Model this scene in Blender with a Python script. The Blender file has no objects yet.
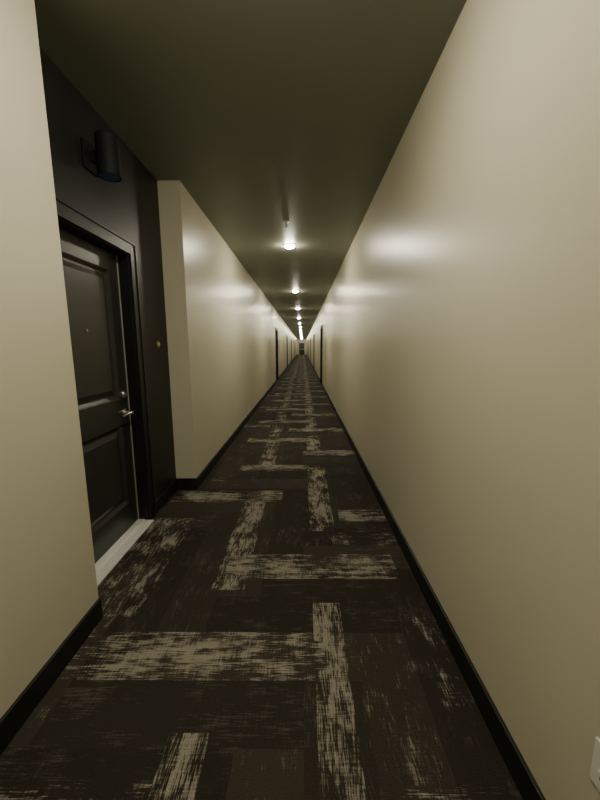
import bpy, bmesh, math, random
from mathutils import Matrix, Vector
random.seed(7)
S=bpy.context.scene
CH=1.42; XR=0.705; XL=-1.084; XD=-1.285; ZC=2.88; Y0=-6.0; Y1=64.0
A0,A1=1.595,3.245
# ---------- materials ----------
def newmat(n):
    m=bpy.data.materials.new(n); m.use_nodes=True
    nt=m.node_tree; b=nt.nodes['Principled BSDF']; return m,nt,b
def noise_bump(nt,b,scale,strength,dist=0.002,detail=3):
    g=nt.nodes.new('ShaderNodeNewGeometry')
    n=nt.nodes.new('ShaderNodeTexNoise'); n.inputs['Scale'].default_value=scale; n.inputs['Detail'].default_value=detail
    nt.links.new(g.outputs['Position'],n.inputs['Vector'])
    bp=nt.nodes.new('ShaderNodeBump'); bp.inputs['Strength'].default_value=strength; bp.inputs['Distance'].default_value=dist
    nt.links.new(n.outputs['Fac'],bp.inputs['Height']); nt.links.new(bp.outputs['Normal'],b.inputs['Normal'])
    return g,n
def simple(name,col,rough,metal=0,bump=None,var=0.0,varscale=2.0,spec=0.5):
    m,nt,b=newmat(name)
    b.inputs['Base Color'].default_value=(*col,1); b.inputs['Roughness'].default_value=rough; b.inputs['Metallic'].default_value=metal
    b.inputs['Specular IOR Level'].default_value=spec
    if bump: noise_bump(nt,b,*bump)
    if var>0:
        g=nt.nodes.new('ShaderNodeNewGeometry'); n=nt.nodes.new('ShaderNodeTexNoise'); n.inputs['Scale'].default_value=varscale
        nt.links.new(g.outputs['Position'],n.inputs['Vector'])
        mx=nt.nodes.new('ShaderNodeMix'); mx.data_type='RGBA'
        mx.inputs[6].default_value=(*[c*(1-var) for c in col],1); mx.inputs[7].default_value=(*[min(1,c*(1+var)) for c in col],1)
        nt.links.new(n.outputs['Fac'],mx.inputs[0]); nt.links.new(mx.outputs[2],b.inputs['Base Color'])
    return m
M_wall=simple('beige_satin_paint',(0.60,0.565,0.44),0.33,bump=(140,0.12,0.001),var=0.03)
M_ceil=simple('olive_ceiling_paint',(0.205,0.218,0.175),0.5,bump=(60,0.1,0.001),var=0.06)
M_dark=simple('charcoal_wall_paint',(0.016,0.0155,0.0145),0.48,bump=(140,0.12,0.001),var=0.05,spec=.35)
M_base=simple('black_baseboard_paint',(0.009,0.009,0.008),0.5,var=0.1,varscale=20)
M_door=simple('charcoal_door_paint',(0.028,0.028,0.026),0.32,bump=(90,0.08,0.001),var=0.05)
M_frame=simple('dark_frame_paint',(0.010,0.010,0.0095),0.42,var=0.05,spec=.4)
M_metal=simple('satin_nickel',(0.62,0.60,0.55),0.28,1,var=0.05,varscale=60)
M_alu=simple('aluminium_threshold',(0.85,0.85,0.83),0.42,0.2,bump=(200,0.2,0.001),var=0.1,varscale=25)
M_strip=simple('weatherstrip_grey',(0.35,0.34,0.30),0.5,var=0.05)
M_black=simple('black_fixture_metal',(0.004,0.004,0.005),0.7,var=0.1,varscale=30,spec=.3)
M_lens=simple('sconce_lens',(0.06,0.13,0.30),0.15,var=0.05)
M_white=simple('white_plastic',(0.75,0.74,0.70),0.35,var=0.02)
M_slot=simple('outlet_slot',(0.02,0.02,0.02),0.6,var=0.1)
M_brass=simple('brass',(0.50,0.44,0.27),0.35,1,var=0.05)
M_glow,nt,b=newmat('led_diffuser')
b.inputs['Base Color'].default_value=(0.9,0.88,0.8,1)
b.inputs['Emission Color'].default_value=(1.0,0.925,0.72,1); b.inputs['Emission Strength'].default_value=580
# carpet
M_car,nt,b=newmat('distressed_carpet_planks')
L=nt.links.new; N=nt.nodes.new
at=N('ShaderNodeAttribute'); at.attribute_name='plank'; sep=N('ShaderNodeSeparateColor'); L(at.outputs['Color'],sep.inputs[0])
geo=N('ShaderNodeNewGeometry')
def stretched(sx,sy,detail,off):
    mp=N('ShaderNodeMapping'); mp.inputs['Scale'].default_value=(sx,sy,1); mp.inputs['Location'].default_value=(off,off*.7,0)
    L(geo.outputs['Position'],mp.inputs['Vector'])
    n=N('ShaderNodeTexNoise'); n.inputs['Scale'].default_value=1; n.inputs['Detail'].default_value=detail; n.inputs['Roughness'].default_value=0.6
    L(mp.outputs[0],n.inputs['Vector']); return n.outputs['Fac']
def mixf(f,a,c):
    m=N('ShaderNodeMix'); m.data_type='FLOAT'; L(f,m.inputs[0]); L(a,m.inputs[2]); L(c,m.inputs[3]); return m.outputs[0]
def math_(op,a,c=None,v=None,clamp=False):
    m=N('ShaderNodeMath'); m.operation=op; m.use_clamp=clamp; L(a,m.inputs[0])
    if c is not None: L(c,m.inputs[1])
    elif v is not None: m.inputs[1].default_value=v
    return m.outputs[0]
fine=mixf(sep.outputs[1],stretched(170,16,3,3),stretched(12,170,3,9))   # orient 0: along Y ; 1: along X
cross=mixf(sep.outputs[1],stretched(14,130,3,13),stretched(130,14,3,19))
mid=mixf(sep.outputs[1],stretched(26,6,3,5),stretched(5,30,3,2))
patch=stretched(4.2,4.2,3,4)
s=math_('ADD',math_('MULTIPLY',fine,v=.8),math_('MULTIPLY',mid,v=0.65))
s=math_('ADD',s,math_('MULTIPLY',patch,v=0.7))
s=math_('ADD',s,math_('MULTIPLY',cross,v=0.35))     # mean ~1.25
s2=math_('ADD',s,math_('MULTIPLY',math_('SUBTRACT',sep.outputs[0],v=1.0),v=0.28))
mr=N('ShaderNodeMapRange'); mr.inputs[1].default_value=1.17; mr.inputs[2].default_value=1.33; L(s2,mr.inputs[0])
gate=math_('MULTIPLY',sep.outputs[0],v=2.5,clamp=True)
mask=math_('MULTIPLY',mr.outputs[0],gate)
mr2=N('ShaderNodeMapRange'); mr2.inputs[1].default_value=1.31; mr2.inputs[2].default_value=1.56; mr2.inputs[4].default_value=0.24; L(s,mr2.inputs[0])
mask=math_('MAXIMUM',mask,mr2.outputs[0])
base=N('ShaderNodeMix'); base.data_type='RGBA'; base.inputs[6].default_value=(0.0250,0.0215,0.0170,1); base.inputs[7].default_value=(0.043,0.0365,0.0280,1)
L(sep.outputs[2],base.inputs[0])
mxc=N('ShaderNodeMix'); mxc.data_type='RGBA'; L(mask,mxc.inputs[0]); L(base.outputs[2],mxc.inputs[6]); mxc.inputs[7].default_value=(0.26,0.238,0.19,1)
sp=N('ShaderNodeTexNoise'); sp.inputs['Scale'].default_value=260; sp.inputs['Detail'].default_value=2; L(geo.outputs['Position'],sp.inputs['Vector'])
spr=N('ShaderNodeMapRange'); spr.inputs[1].default_value=.3; spr.inputs[2].default_value=.7; spr.inputs[3].default_value=.65; spr.inputs[4].default_value=1.35; L(sp.outputs['Fac'],spr.inputs[0])
vm=N('ShaderNodeVectorMath'); vm.operation='SCALE'; L(mxc.outputs[2],vm.inputs[0]); L(spr.outputs[0],vm.inputs['Scale'])
L(vm.outputs[0],b.inputs['Base Color']); b.inputs['Roughness'].default_value=0.95; b.inputs['Specular IOR Level'].default_value=0.15
bp=N('ShaderNodeBump'); bp.inputs['Strength'].default_value=.5; bp.inputs['Distance'].default_value=.004; L(sp.outputs['Fac'],bp.inputs['Height']); L(bp.outputs[0],b.inputs['Normal'])

# ---------- mesh helpers ----------
def box(bm,x0,x1,y0,y1,z0,z1,mi=0):
    v=[bm.verts.new(p) for p in ((x0,y0,z0),(x1,y0,z0),(x1,y1,z0),(x0,y1,z0),(x0,y0,z1),(x1,y0,z1),(x1,y1,z1),(x0,y1,z1))]
    for f in ((3,2,1,0),(4,5,6,7),(0,1,5,4),(1,2,6,5),(2,3,7,6),(3,0,4,7)):
        bm.faces.new([v[i] for i in f]).material_index=mi
def finish(bm,name,mats,parent=None,bevel=0,smooth=False):
    me=bpy.data.meshes.new(name); bmesh.ops.recalc_face_normals(bm,faces=bm.faces); bm.to_mesh(me); bm.free()
    o=bpy.data.objects.new(name,me); S.collection.objects.link(o)
    for m in (mats if isinstance(mats,(list,tuple)) else [mats]): me.materials.append(m)
    if smooth:
        for p in me.polygons: p.use_smooth=True
        me.set_sharp_from_angle(angle=math.radians(35))
    if bevel:
        md=o.modifiers.new('bevel','BEVEL'); md.width=bevel; md.segments=2; md.limit_method='ANGLE'
    if parent: o.parent=parent
    return o
def lathe(bm,prof,seg,mat4,mi=0):
    rings=[]
    for r,h in prof:
        if r<1e-6: rings.append([bm.verts.new(mat4@Vector((0,0,h)))])
        else: rings.append([bm.verts.new(mat4@Vector((r*math.cos(2*math.pi*i/seg),r*math.sin(2*math.pi*i/seg),h))) for i in range(seg)])
    for a,c in zip(rings,rings[1:]):
        for i in range(seg):
            j=(i+1)%seg
            if len(a)==1 and len(c)==1: continue
            if len(a)==1: f=bm.faces.new((a[0],c[i],c[j]))
            elif len(c)==1: f=bm.faces.new((a[i],a[j],c[0]))
            else: f=bm.faces.new((a[i],a[j],c[j],c[i]))
            f.material_index=mi
def empty(name,loc=(0,0,0)):
    e=bpy.data.objects.new(name,None); e.location=loc; e.empty_display_size=.1; S.collection.objects.link(e); return e
def TR(x,y,z): return Matrix.Translation((x,y,z))

# ---------- floor ----------
CELL=0.05
nx=int(round((XR+1.50)/CELL))+2; x_start=-1.50
ny=int((Y1-Y0)/CELL)
W=0.25
light=[ # x0,x1,y0,y1,orient(1=along X),strength
 (-1.10,0.10,1.25,1.50,1,1.0),(0.05,0.20,0.45,1.70,0,1.1),(-0.50,0.60,1.90,2.15,1,1.0),
 (-0.55,-0.35,1.80,2.95,0,1.0),(-1.25,-0.20,2.95,3.20,1,0.95),(0.05,0.25,2.45,3.85,0,1.0),
 (0.30,0.70,2.60,2.80,1,1.0),(-1.25,-0.90,1.6,2.65,0,0.75),(-0.50,-0.35,0.55,1.05,0,1.05),
 (-1.10,-0.40,0.62,0.90,1,0.6),(0.55,0.70,1.15,1.60,0,.45),(.3,.65,.6,.88,1,.5),
 (-0.75,0.20,3.75,3.95,1,1.0),(-0.55,-0.35,3.95,4.95,0,0.9),(0.0,0.70,4.30,4.55,1,1.0),
 (-1.10,-0.55,3.45,3.65,1,.4),(0.05,0.25,4.55,5.3,0,.95)]
y=4.95;k=0
while y<Y1:
    if k%2==0: light+= [(-0.85,0.15,y,y+.25,1,1.0),(-0.55,-0.35,y+.25,y+1.1,0,.8)]
    else: light+= [(-0.25,0.70,y,y+.25,1,1.0),(0.05,0.25,y+.25,y+1.2,0,.9)]
    if k%3==1: light.append((-1.08,-0.6,y+.3,y+.5,1,.8))
    y+=0.65; k+=1
y=0.0;k=0
while y>Y0:
    light+=[(-0.85,0.15,y,y+.25,1,1.0),(0.05,0.25,y-.8,y,0,.9)] if k%2==0 else [(-0.25,0.70,y,y+.25,1,1.0),(-0.55,-0.35,y-.8,y,0,.9)]
    y-=0.65;k+=1
def plank(ix,iy): # herringbone on .25 cells, 4 long
    t=(ix-iy)%8
    if t<4: return ('h',ix-t,iy,1)
    t2=(ix-iy)%8-4
    return ('v',ix,iy-(3-t2),0)
tone={}
bm=bmesh.new(); vs=[[bm.verts.new((x_start+i*CELL,Y0+j*CELL,0)) for i in range(nx+1)] for j in range(ny+1)]
vals=[]
bins={}
for r in light:
    for q in range(int(math.floor(r[2])),int(math.floor(r[3]))+1): bins.setdefault(q,[]).append(r)
for j in range(ny):
    yc=Y0+(j+.5)*CELL
    cand=bins.get(int(math.floor(yc)),[])
    for i in range(nx):
        bm.faces.new((vs[j][i],vs[j][i+1],vs[j+1][i+1],vs[j+1][i]))
        xc=x_start+(i+.5)*CELL
        p=plank(int(math.floor(xc/W)),int(math.floor(yc/W)))
        if p not in tone: tone[p]=(random.random()**1.5, 0.0 if random.random()<.8 else random.uniform(.1,.35))
        o=p[3]; t,l=tone[p]
        for r in cand:
            if r[0]<=xc<r[1] and r[2]<=yc<r[3]:
                d=min(yc-r[2],r[3]-yc) if r[4]==1 else min(xc-r[0],r[1]-xc)
                q=r[5]*(1.0 if d>CELL*.8 else .80)
                if q>l: l=q; o=r[4]
        vals+= [l,float(o),t,1.0]
me=bpy.data.meshes.new('floor'); bm.to_mesh(me); bm.free()
fl=bpy.data.objects.new('floor',me); S.collection.objects.link(fl); me.materials.append(M_car)
a=me.attributes.new('plank','FLOAT_COLOR','FACE'); a.data.foreach_set('color',vals)

# ---------- ceiling ----------
bm=bmesh.new(); box(bm,-1.55,XR+.2,Y0,Y1,ZC,ZC+.1); finish(bm,'ceiling',M_ceil)

# ---------- walls ----------
DW=0.86; DH=2.09     # leaf
left_doors=[14.1,23.5,32,42,51]; right_doors=[12.8,21.3,30,39,48]
def wall_with_openings(bm,xa,xb,ya,yb,opens,h):
    y=ya
    for c in opens:
        a_,b_=c-DW/2-.03,c+DW/2+.03
        box(bm,xa,xb,y,a_,0,ZC); box(bm,xa,xb,a_,b_,h,ZC); y=b_
    box(bm,xa,xb,y,yb,0,ZC)
OH=DH+.035
bm=bmesh.new()
box(bm,XL-.35,XL,Y0,A0,0,ZC)
wall_with_openings(bm,XL-.35,XL,A1,Y1,left_doors,OH)
finish(bm,'wall_left',M_wall)
bm=bmesh.new()
wall_with_openings(bm,XR,XR+.25,Y0,Y1,right_doors,OH)
finish(bm,'wall_right',M_wall)
bm=bmesh.new(); DC=2.175
wall_with_openings(bm,XD-.15,XD,A0,A1,[DC],OH)
finish(bm,'wall_alcove',M_dark)
bm=bmesh.new(); box(bm,-1.45,XR+.2,Y0-.1,Y0,0,ZC); finish(bm,'wall_back',M_wall)
bm=bmesh.new()
box(bm,-1.45,-.19-.5,Y1,Y1+.1,0,ZC); box(bm,-.19+.5,XR+.2,Y1,Y1+.1,0,ZC); box(bm,-.69,.31,Y1,Y1+.1,2.15,ZC); finish(bm,'wall_far',M_wall)
# ---------- baseboards ----------
BH=.115; BT=.014
def bb(bm,x0,x1,y0,y1): box(bm,x0,x1,y0,y1,0,BH)
CW=.06
bm=bmesh.new()
bb(bm,XL,XL+BT,Y0,A0)
y=A1-BT
for c in left_doors:
    bb(bm,XL,XL+BT,y,c-DW/2-.03-CW); y=c+DW/2+.03+CW
bb(bm,XL,XL+BT,y,Y1)
bb(bm,XD,XL,A1-BT,A1)
bb(bm,XD,XD+BT,DC+DW/2+.03+CW,A1-BT)
finish(bm,'baseboard_left',M_base,bevel=.003)
bm=bmesh.new(); y=Y0
for c in right_doors:
    bb(bm,XR-BT,XR,y,c-DW/2-.03-CW); y=c+DW/2+.03+CW
bb(bm,XR-BT,XR,y,Y1)
finish(bm,'baseboard_right',M_base,bevel=.003)

# ---------- doors ----------
def panel(bm,y0,y1,z0,z1,x):
    loops=[]
    for ins,dx in ((0,0),(.008,-.004),(.028,-.016),(.040,-.016),(.075,-.005)):
        loops.append([bm.verts.new((x+dx,yy,zz)) for yy,zz in ((y0+ins,z0+ins),(y1-ins,z0+ins),(y1-ins,z1-ins),(y0+ins,z1-ins))])
    for a_,c_ in zip(loops,loops[1:]):
        for i in range(4):
            j=(i+1)%4; bm.faces.new((a_[i],a_[j],c_[j],c_[i]))
    bm.faces.new(loops[-1])
def make_door(idx,loc,rotz,mirror_handle=False):
    P=empty('door_%d'%idx,loc); P.rotation_euler=(0,0,rotz)
    RX=-.085  # leaf front face
    bm=bmesh.new()
    y0,y1=-DW/2,DW/2; zb=.018; st=.115
    box(bm,RX-.045,RX-.02,y0,y1,zb,DH)
    ps=[(zb+.20,.84),(1.04,DH-.125)]
    box(bm,RX-.02,RX,y0,y0+st,zb,DH); box(bm,RX-.02,RX,y1-st,y1,zb,DH)
    for a_,c_ in ((zb,ps[0][0]),(ps[0][1],ps[1][0]),(ps[1][1],DH)):
        box(bm,RX-.02,RX,y0+st,y1-st,a_,c_)
    for a_,c_ in ps: panel(bm,y0+st,y1-st,a_,c_,RX)
    finish(bm,'leaf',M_door,P)
    bm=bmesh.new()
    for s in (-1,1):
        i=s*(DW/2+.003); o=s*(DW/2+.0295)
        box(bm,-.145,.0,min(i,o),max(i,o),0,OH-.001)
        o2=s*(DW/2+.03+CW-.001); i2=s*(DW/2+.012)
        box(bm,.0,.018,min(i2,o2),max(i2,o2),0,OH+CW-.01)
    box(bm,-.145,.0,-DW/2-.003,DW/2+.003,DH+.004,OH-.001)
    box(bm,.0,.018,-DW/2-.012,DW/2+.012,DH+.012,OH+CW-.01)
    for s in (-1,1):
        a_=s*(DW/2+.03+CW-.015); c_=s*(DW/2+.03+CW)
        box(bm,.0,.026,min(a_,c_),max(a_,c_),0,OH+CW+.004)
    box(bm,.0,.026,-DW/2-.03-CW,DW/2+.03+CW,OH+CW-.011,OH+CW+.004)
    finish(bm,'frame',M_frame,P,bevel=.002)
    bm=bmesh.new()
    for s in (-1,1):
        a_=s*(DW/2+.003); c_=s*(DW/2-.004)
        box(bm,RX+.001,RX+.008,min(a_,c_),max(a_,c_),.02,DH)
    finish(bm,'weatherstrip',M_strip if idx==1 else M_frame,P)
    bm=bmesh.new()
    for (xa,xb,h) in ((-.15,-.10,.012),(-.10,-.03,.016),(-.03,.045 if idx==1 else .0,.010)):
        box(bm,xa,xb,-DW/2-.002,DW/2+.002,.0005,h)
    for k in range(4):
        xx=-.080+.014*k; box(bm,xx,xx+.005,-DW/2,DW/2,.016,.0185)
    finish(bm,'threshold',M_alu if idx==1 else M_frame,P,bevel=.001)
    bm=bmesh.new(); hy=(DW/2-.065)*(-1 if mirror_handle else 1)
    rot=Matrix.Rotation(math.radians(90),4,'Y')
    T=TR(RX,hy,.93)@rot
    lathe(bm,[(0,0),(.033,0),(.033,.006),(.028,.012),(.013,.014),(.011,.05),(.014,.052),(.014,.064),(0,.066)],28,T)
    sgn=-1 if not mirror_handle else 1
    path=[(RX+.058,0,.93,.011),(RX+.060,.03,.931,.010),(RX+.058,.07,.929,.009),(RX+.052,.105,.925,.008),(RX+.045,.118,.923,.006)]
    rings=[]
    for (px,py,pz,r) in path:
        rings.append([bm.verts.new((px+r*.7*math.cos(t),hy+sgn*py,pz+r*math.sin(t))) for t in [2*math.pi*q/12 for q in range(12)]])
    for a_,c_ in zip(rings,rings[1:]):
        for i in range(12): j=(i+1)%12; bm.faces.new((a_[i],a_[j],c_[j],c_[i]))
    bm.faces.new(rings[0]); bm.faces.new(rings[-1])
    lathe(bm,[(0,0),(.031,0),(.031,.008),(.026,.016),(.012,.018),(.012,.022),(0,.022)],28,TR(RX,hy,1.07)@rot)
    box(bm,RX+.02,RX+.034,hy-.004,hy+.004,1.055,1.085)
    lathe(bm,[(0,0),(.009,0),(.009,.004),(.005,.005),(.005,.003),(0,.003)],20,TR(RX,0,1.53)@rot)
    finish(bm,'handle_deadbolt_peephole',M_metal,P,smooth=True)
    bm=bmesh.new(); hh=-DW/2*(-1 if mirror_handle else 1)
    for z in (.25,1.05,1.85):
        lathe(bm,[(0,-.05),(.006,-.05),(.006,.05),(0,.05)],12,TR(RX+.010,hh,z))
    finish(bm,'hinges',M_frame,P,smooth=True)
    return P
make_door(1,(XD,DC,0),0)
n=2
for c in left_doors: make_door(n,(XL,c,0),0); n+=1
for c in right_doors: make_door(n,(XR,c,0),math.pi); n+=1
P=empty('door_%d'%n,(-.19,Y1,0))
bm=bmesh.new()
for s in (-1,1):
    a_,c_=s*.002,s*.46
    box(bm,min(a_,c_),max(a_,c_),.02,.06,.01,2.1)
    box(bm,s*.25-.08,s*.25+.08,.012,.02,1.0,1.8)
finish(bm,'leaves',M_door,P)
bm=bmesh.new(); box(bm,-.5,-.46,-.015,.1,0,2.15); box(bm,.46,.5,-.015,.1,0,2.15); box(bm,-.5,.5,-.015,.1,2.1,2.15); finish(bm,'frame',M_frame,P)
bm=bmesh.new(); box(bm,-.44,-.03,-.04,-.01,.98,1.03); box(bm,.03,.44,-.04,-.01,.98,1.03)
for xx in (-.42,-.05,.05,.40): box(bm,xx,xx+.02,-.015,.02,.985,1.025)
finish(bm,'push_bars',M_metal,P)

# ---------- ceiling lights ----------
cx=(XL+XR)/2
y=5.2-4.05*2; ys=[]
while y<Y1-1: ys.append(y); y+=4.05
bmr=bmesh.new(); lathe(bmr,[(.066,-.002),(.070,-.010),(.086,-.009),(.094,-.003),(.095,0)],40,Matrix()); 
ring=finish(bmr,'trim_ring',M_white,smooth=True); ring_me=ring.data; bpy.data.objects.remove(ring)
bmr=bmesh.new(); lathe(bmr,[(.0665,-.004),(.066,-.014),(.060,-.025),(.046,-.034),(.025,-.039),(0,-.041)],40,Matrix())
ln=finish(bmr,'diffuser',M_glow,smooth=True); ln_me=ln.data; bpy.data.objects.remove(ln)
for yy in ys:
    P=empty('ceiling_light',(cx,yy,ZC))
    for nme,m_ in (('trim_ring',ring_me),('diffuser',ln_me)):
        o=bpy.data.objects.new(nme,m_); S.collection.objects.link(o); o.parent=P
for yy in (4.25,12.35,20.45):
    bm=bmesh.new()
    lathe(bm,[(0,0),(.036,0),(.034,-.006),(.016,-.010),(.012,-.03),(0,-.03)],24,Matrix())
    box(bm,-.013,-.009,-.003,.003,-.052,-.028); box(bm,.009,.013,-.003,.003,-.052,-.028); box(bm,-.013,.013,-.003,.003,-.055,-.050)
    lathe(bm,[(.0,-.050),(.003,-.050),(.003,-.030),(0,-.030)],8,Matrix())
    lathe(bm,[(0,-.055),(.018,-.055),(.019,-.058),(0,-.059)],20,Matrix())
    o=finish(bm,'sprinkler_head',M_white,smooth=True); o.location=(cx,yy,ZC)

# ---------- sconce ----------
P=empty('wall_sconce',(XD,2.22,2.55))
rot=Matrix.Rotation(math.radians(90),4,'Y')
bm=bmesh.new()
box(bm,0,.018,-.065,.065,-.08,.08)
finish(bm,'backplate',M_black,P,bevel=.004)
bm=bmesh.new(); box(bm,.018,.06,-.02,.02,-.03,.03); finish(bm,'arm',M_black,P,bevel=.003)
bm=bmesh.new(); lathe(bm,[(0,.11),(.062,.11),(.065,.107),(.065,-.11),(.060,-.11),(.060,-.100),(0,-.100)],36,TR(.12,0,0)); finish(bm,'cylinder_shade',M_black,P,smooth=True)
bm=bmesh.new(); lathe(bm,[(0,-.1005),(.059,-.1005),(.056,-.109),(0,-.114)],32,TR(.12,0,0)); finish(bm,'lens',M_lens,P,smooth=True)

# ---------- doorbell ----------
P=empty('doorbell',(XD,3.03,1.45))
bm=bmesh.new(); lathe(bm,[(0,0),(.030,0),(.030,.005),(.024,.010),(.016,.010),(.015,.008),(0,.008)],28,rot.copy()); finish(bm,'escutcheon',M_brass,P,smooth=True)
bm=bmesh.new(); lathe(bm,[(0,.008),(.012,.008),(.010,.013),(0,.014)],20,rot.copy()); finish(bm,'button',M_white,P,smooth=True)

# ---------- outlet ----------
P=empty('wall_outlet',(XR,.646,.435)); P.rotation_euler=(0,0,math.pi)
bm=bmesh.new(); box(bm,0,.006,-.037,.037,-.06,.06); finish(bm,'cover_plate',M_white,P,bevel=.003)
bm=bmesh.new()
for z in (-.022,.022): box(bm,.006,.009,-.017,.017,z-.016,z+.016)
finish(bm,'receptacles',M_white,P,bevel=.002)
bm=bmesh.new()
for z in (-.022,.022):
    for yy in (-.007,.007): box(bm,.0088,.0095,yy-.0012,yy+.0012,z-.003,z+.007)
    box(bm,.0088,.0095,-.0025,.0025,z-.011,z-.007)
finish(bm,'slots',M_slot,P)

# ---------- world ----------
w=bpy.data.worlds.new('World'); S.world=w; w.use_nodes=True
w.node_tree.nodes['Background'].inputs[0].default_value=(0.9,0.85,0.7,1); w.node_tree.nodes['Background'].inputs[1].default_value=0.0

# ---------- camera ----------
f=338.0
cd=bpy.data.cameras.new('camera'); cam=bpy.data.objects.new('camera',cd); S.collection.objects.link(cam)
cd.sensor_fit='VERTICAL'; cd.sensor_height=36; cd.lens=f/800*36; cd.clip_start=.05; cd.clip_end=200
R=Matrix.Rotation(math.radians(0.51),4,'Z')@Matrix.Rotation(math.radians(90)-math.atan(53/f),4,'X')@Matrix.Rotation(math.radians(-0.25),4,'Z')
cam.matrix_world=Matrix.Translation((0,0,CH))@R
S.camera=cam
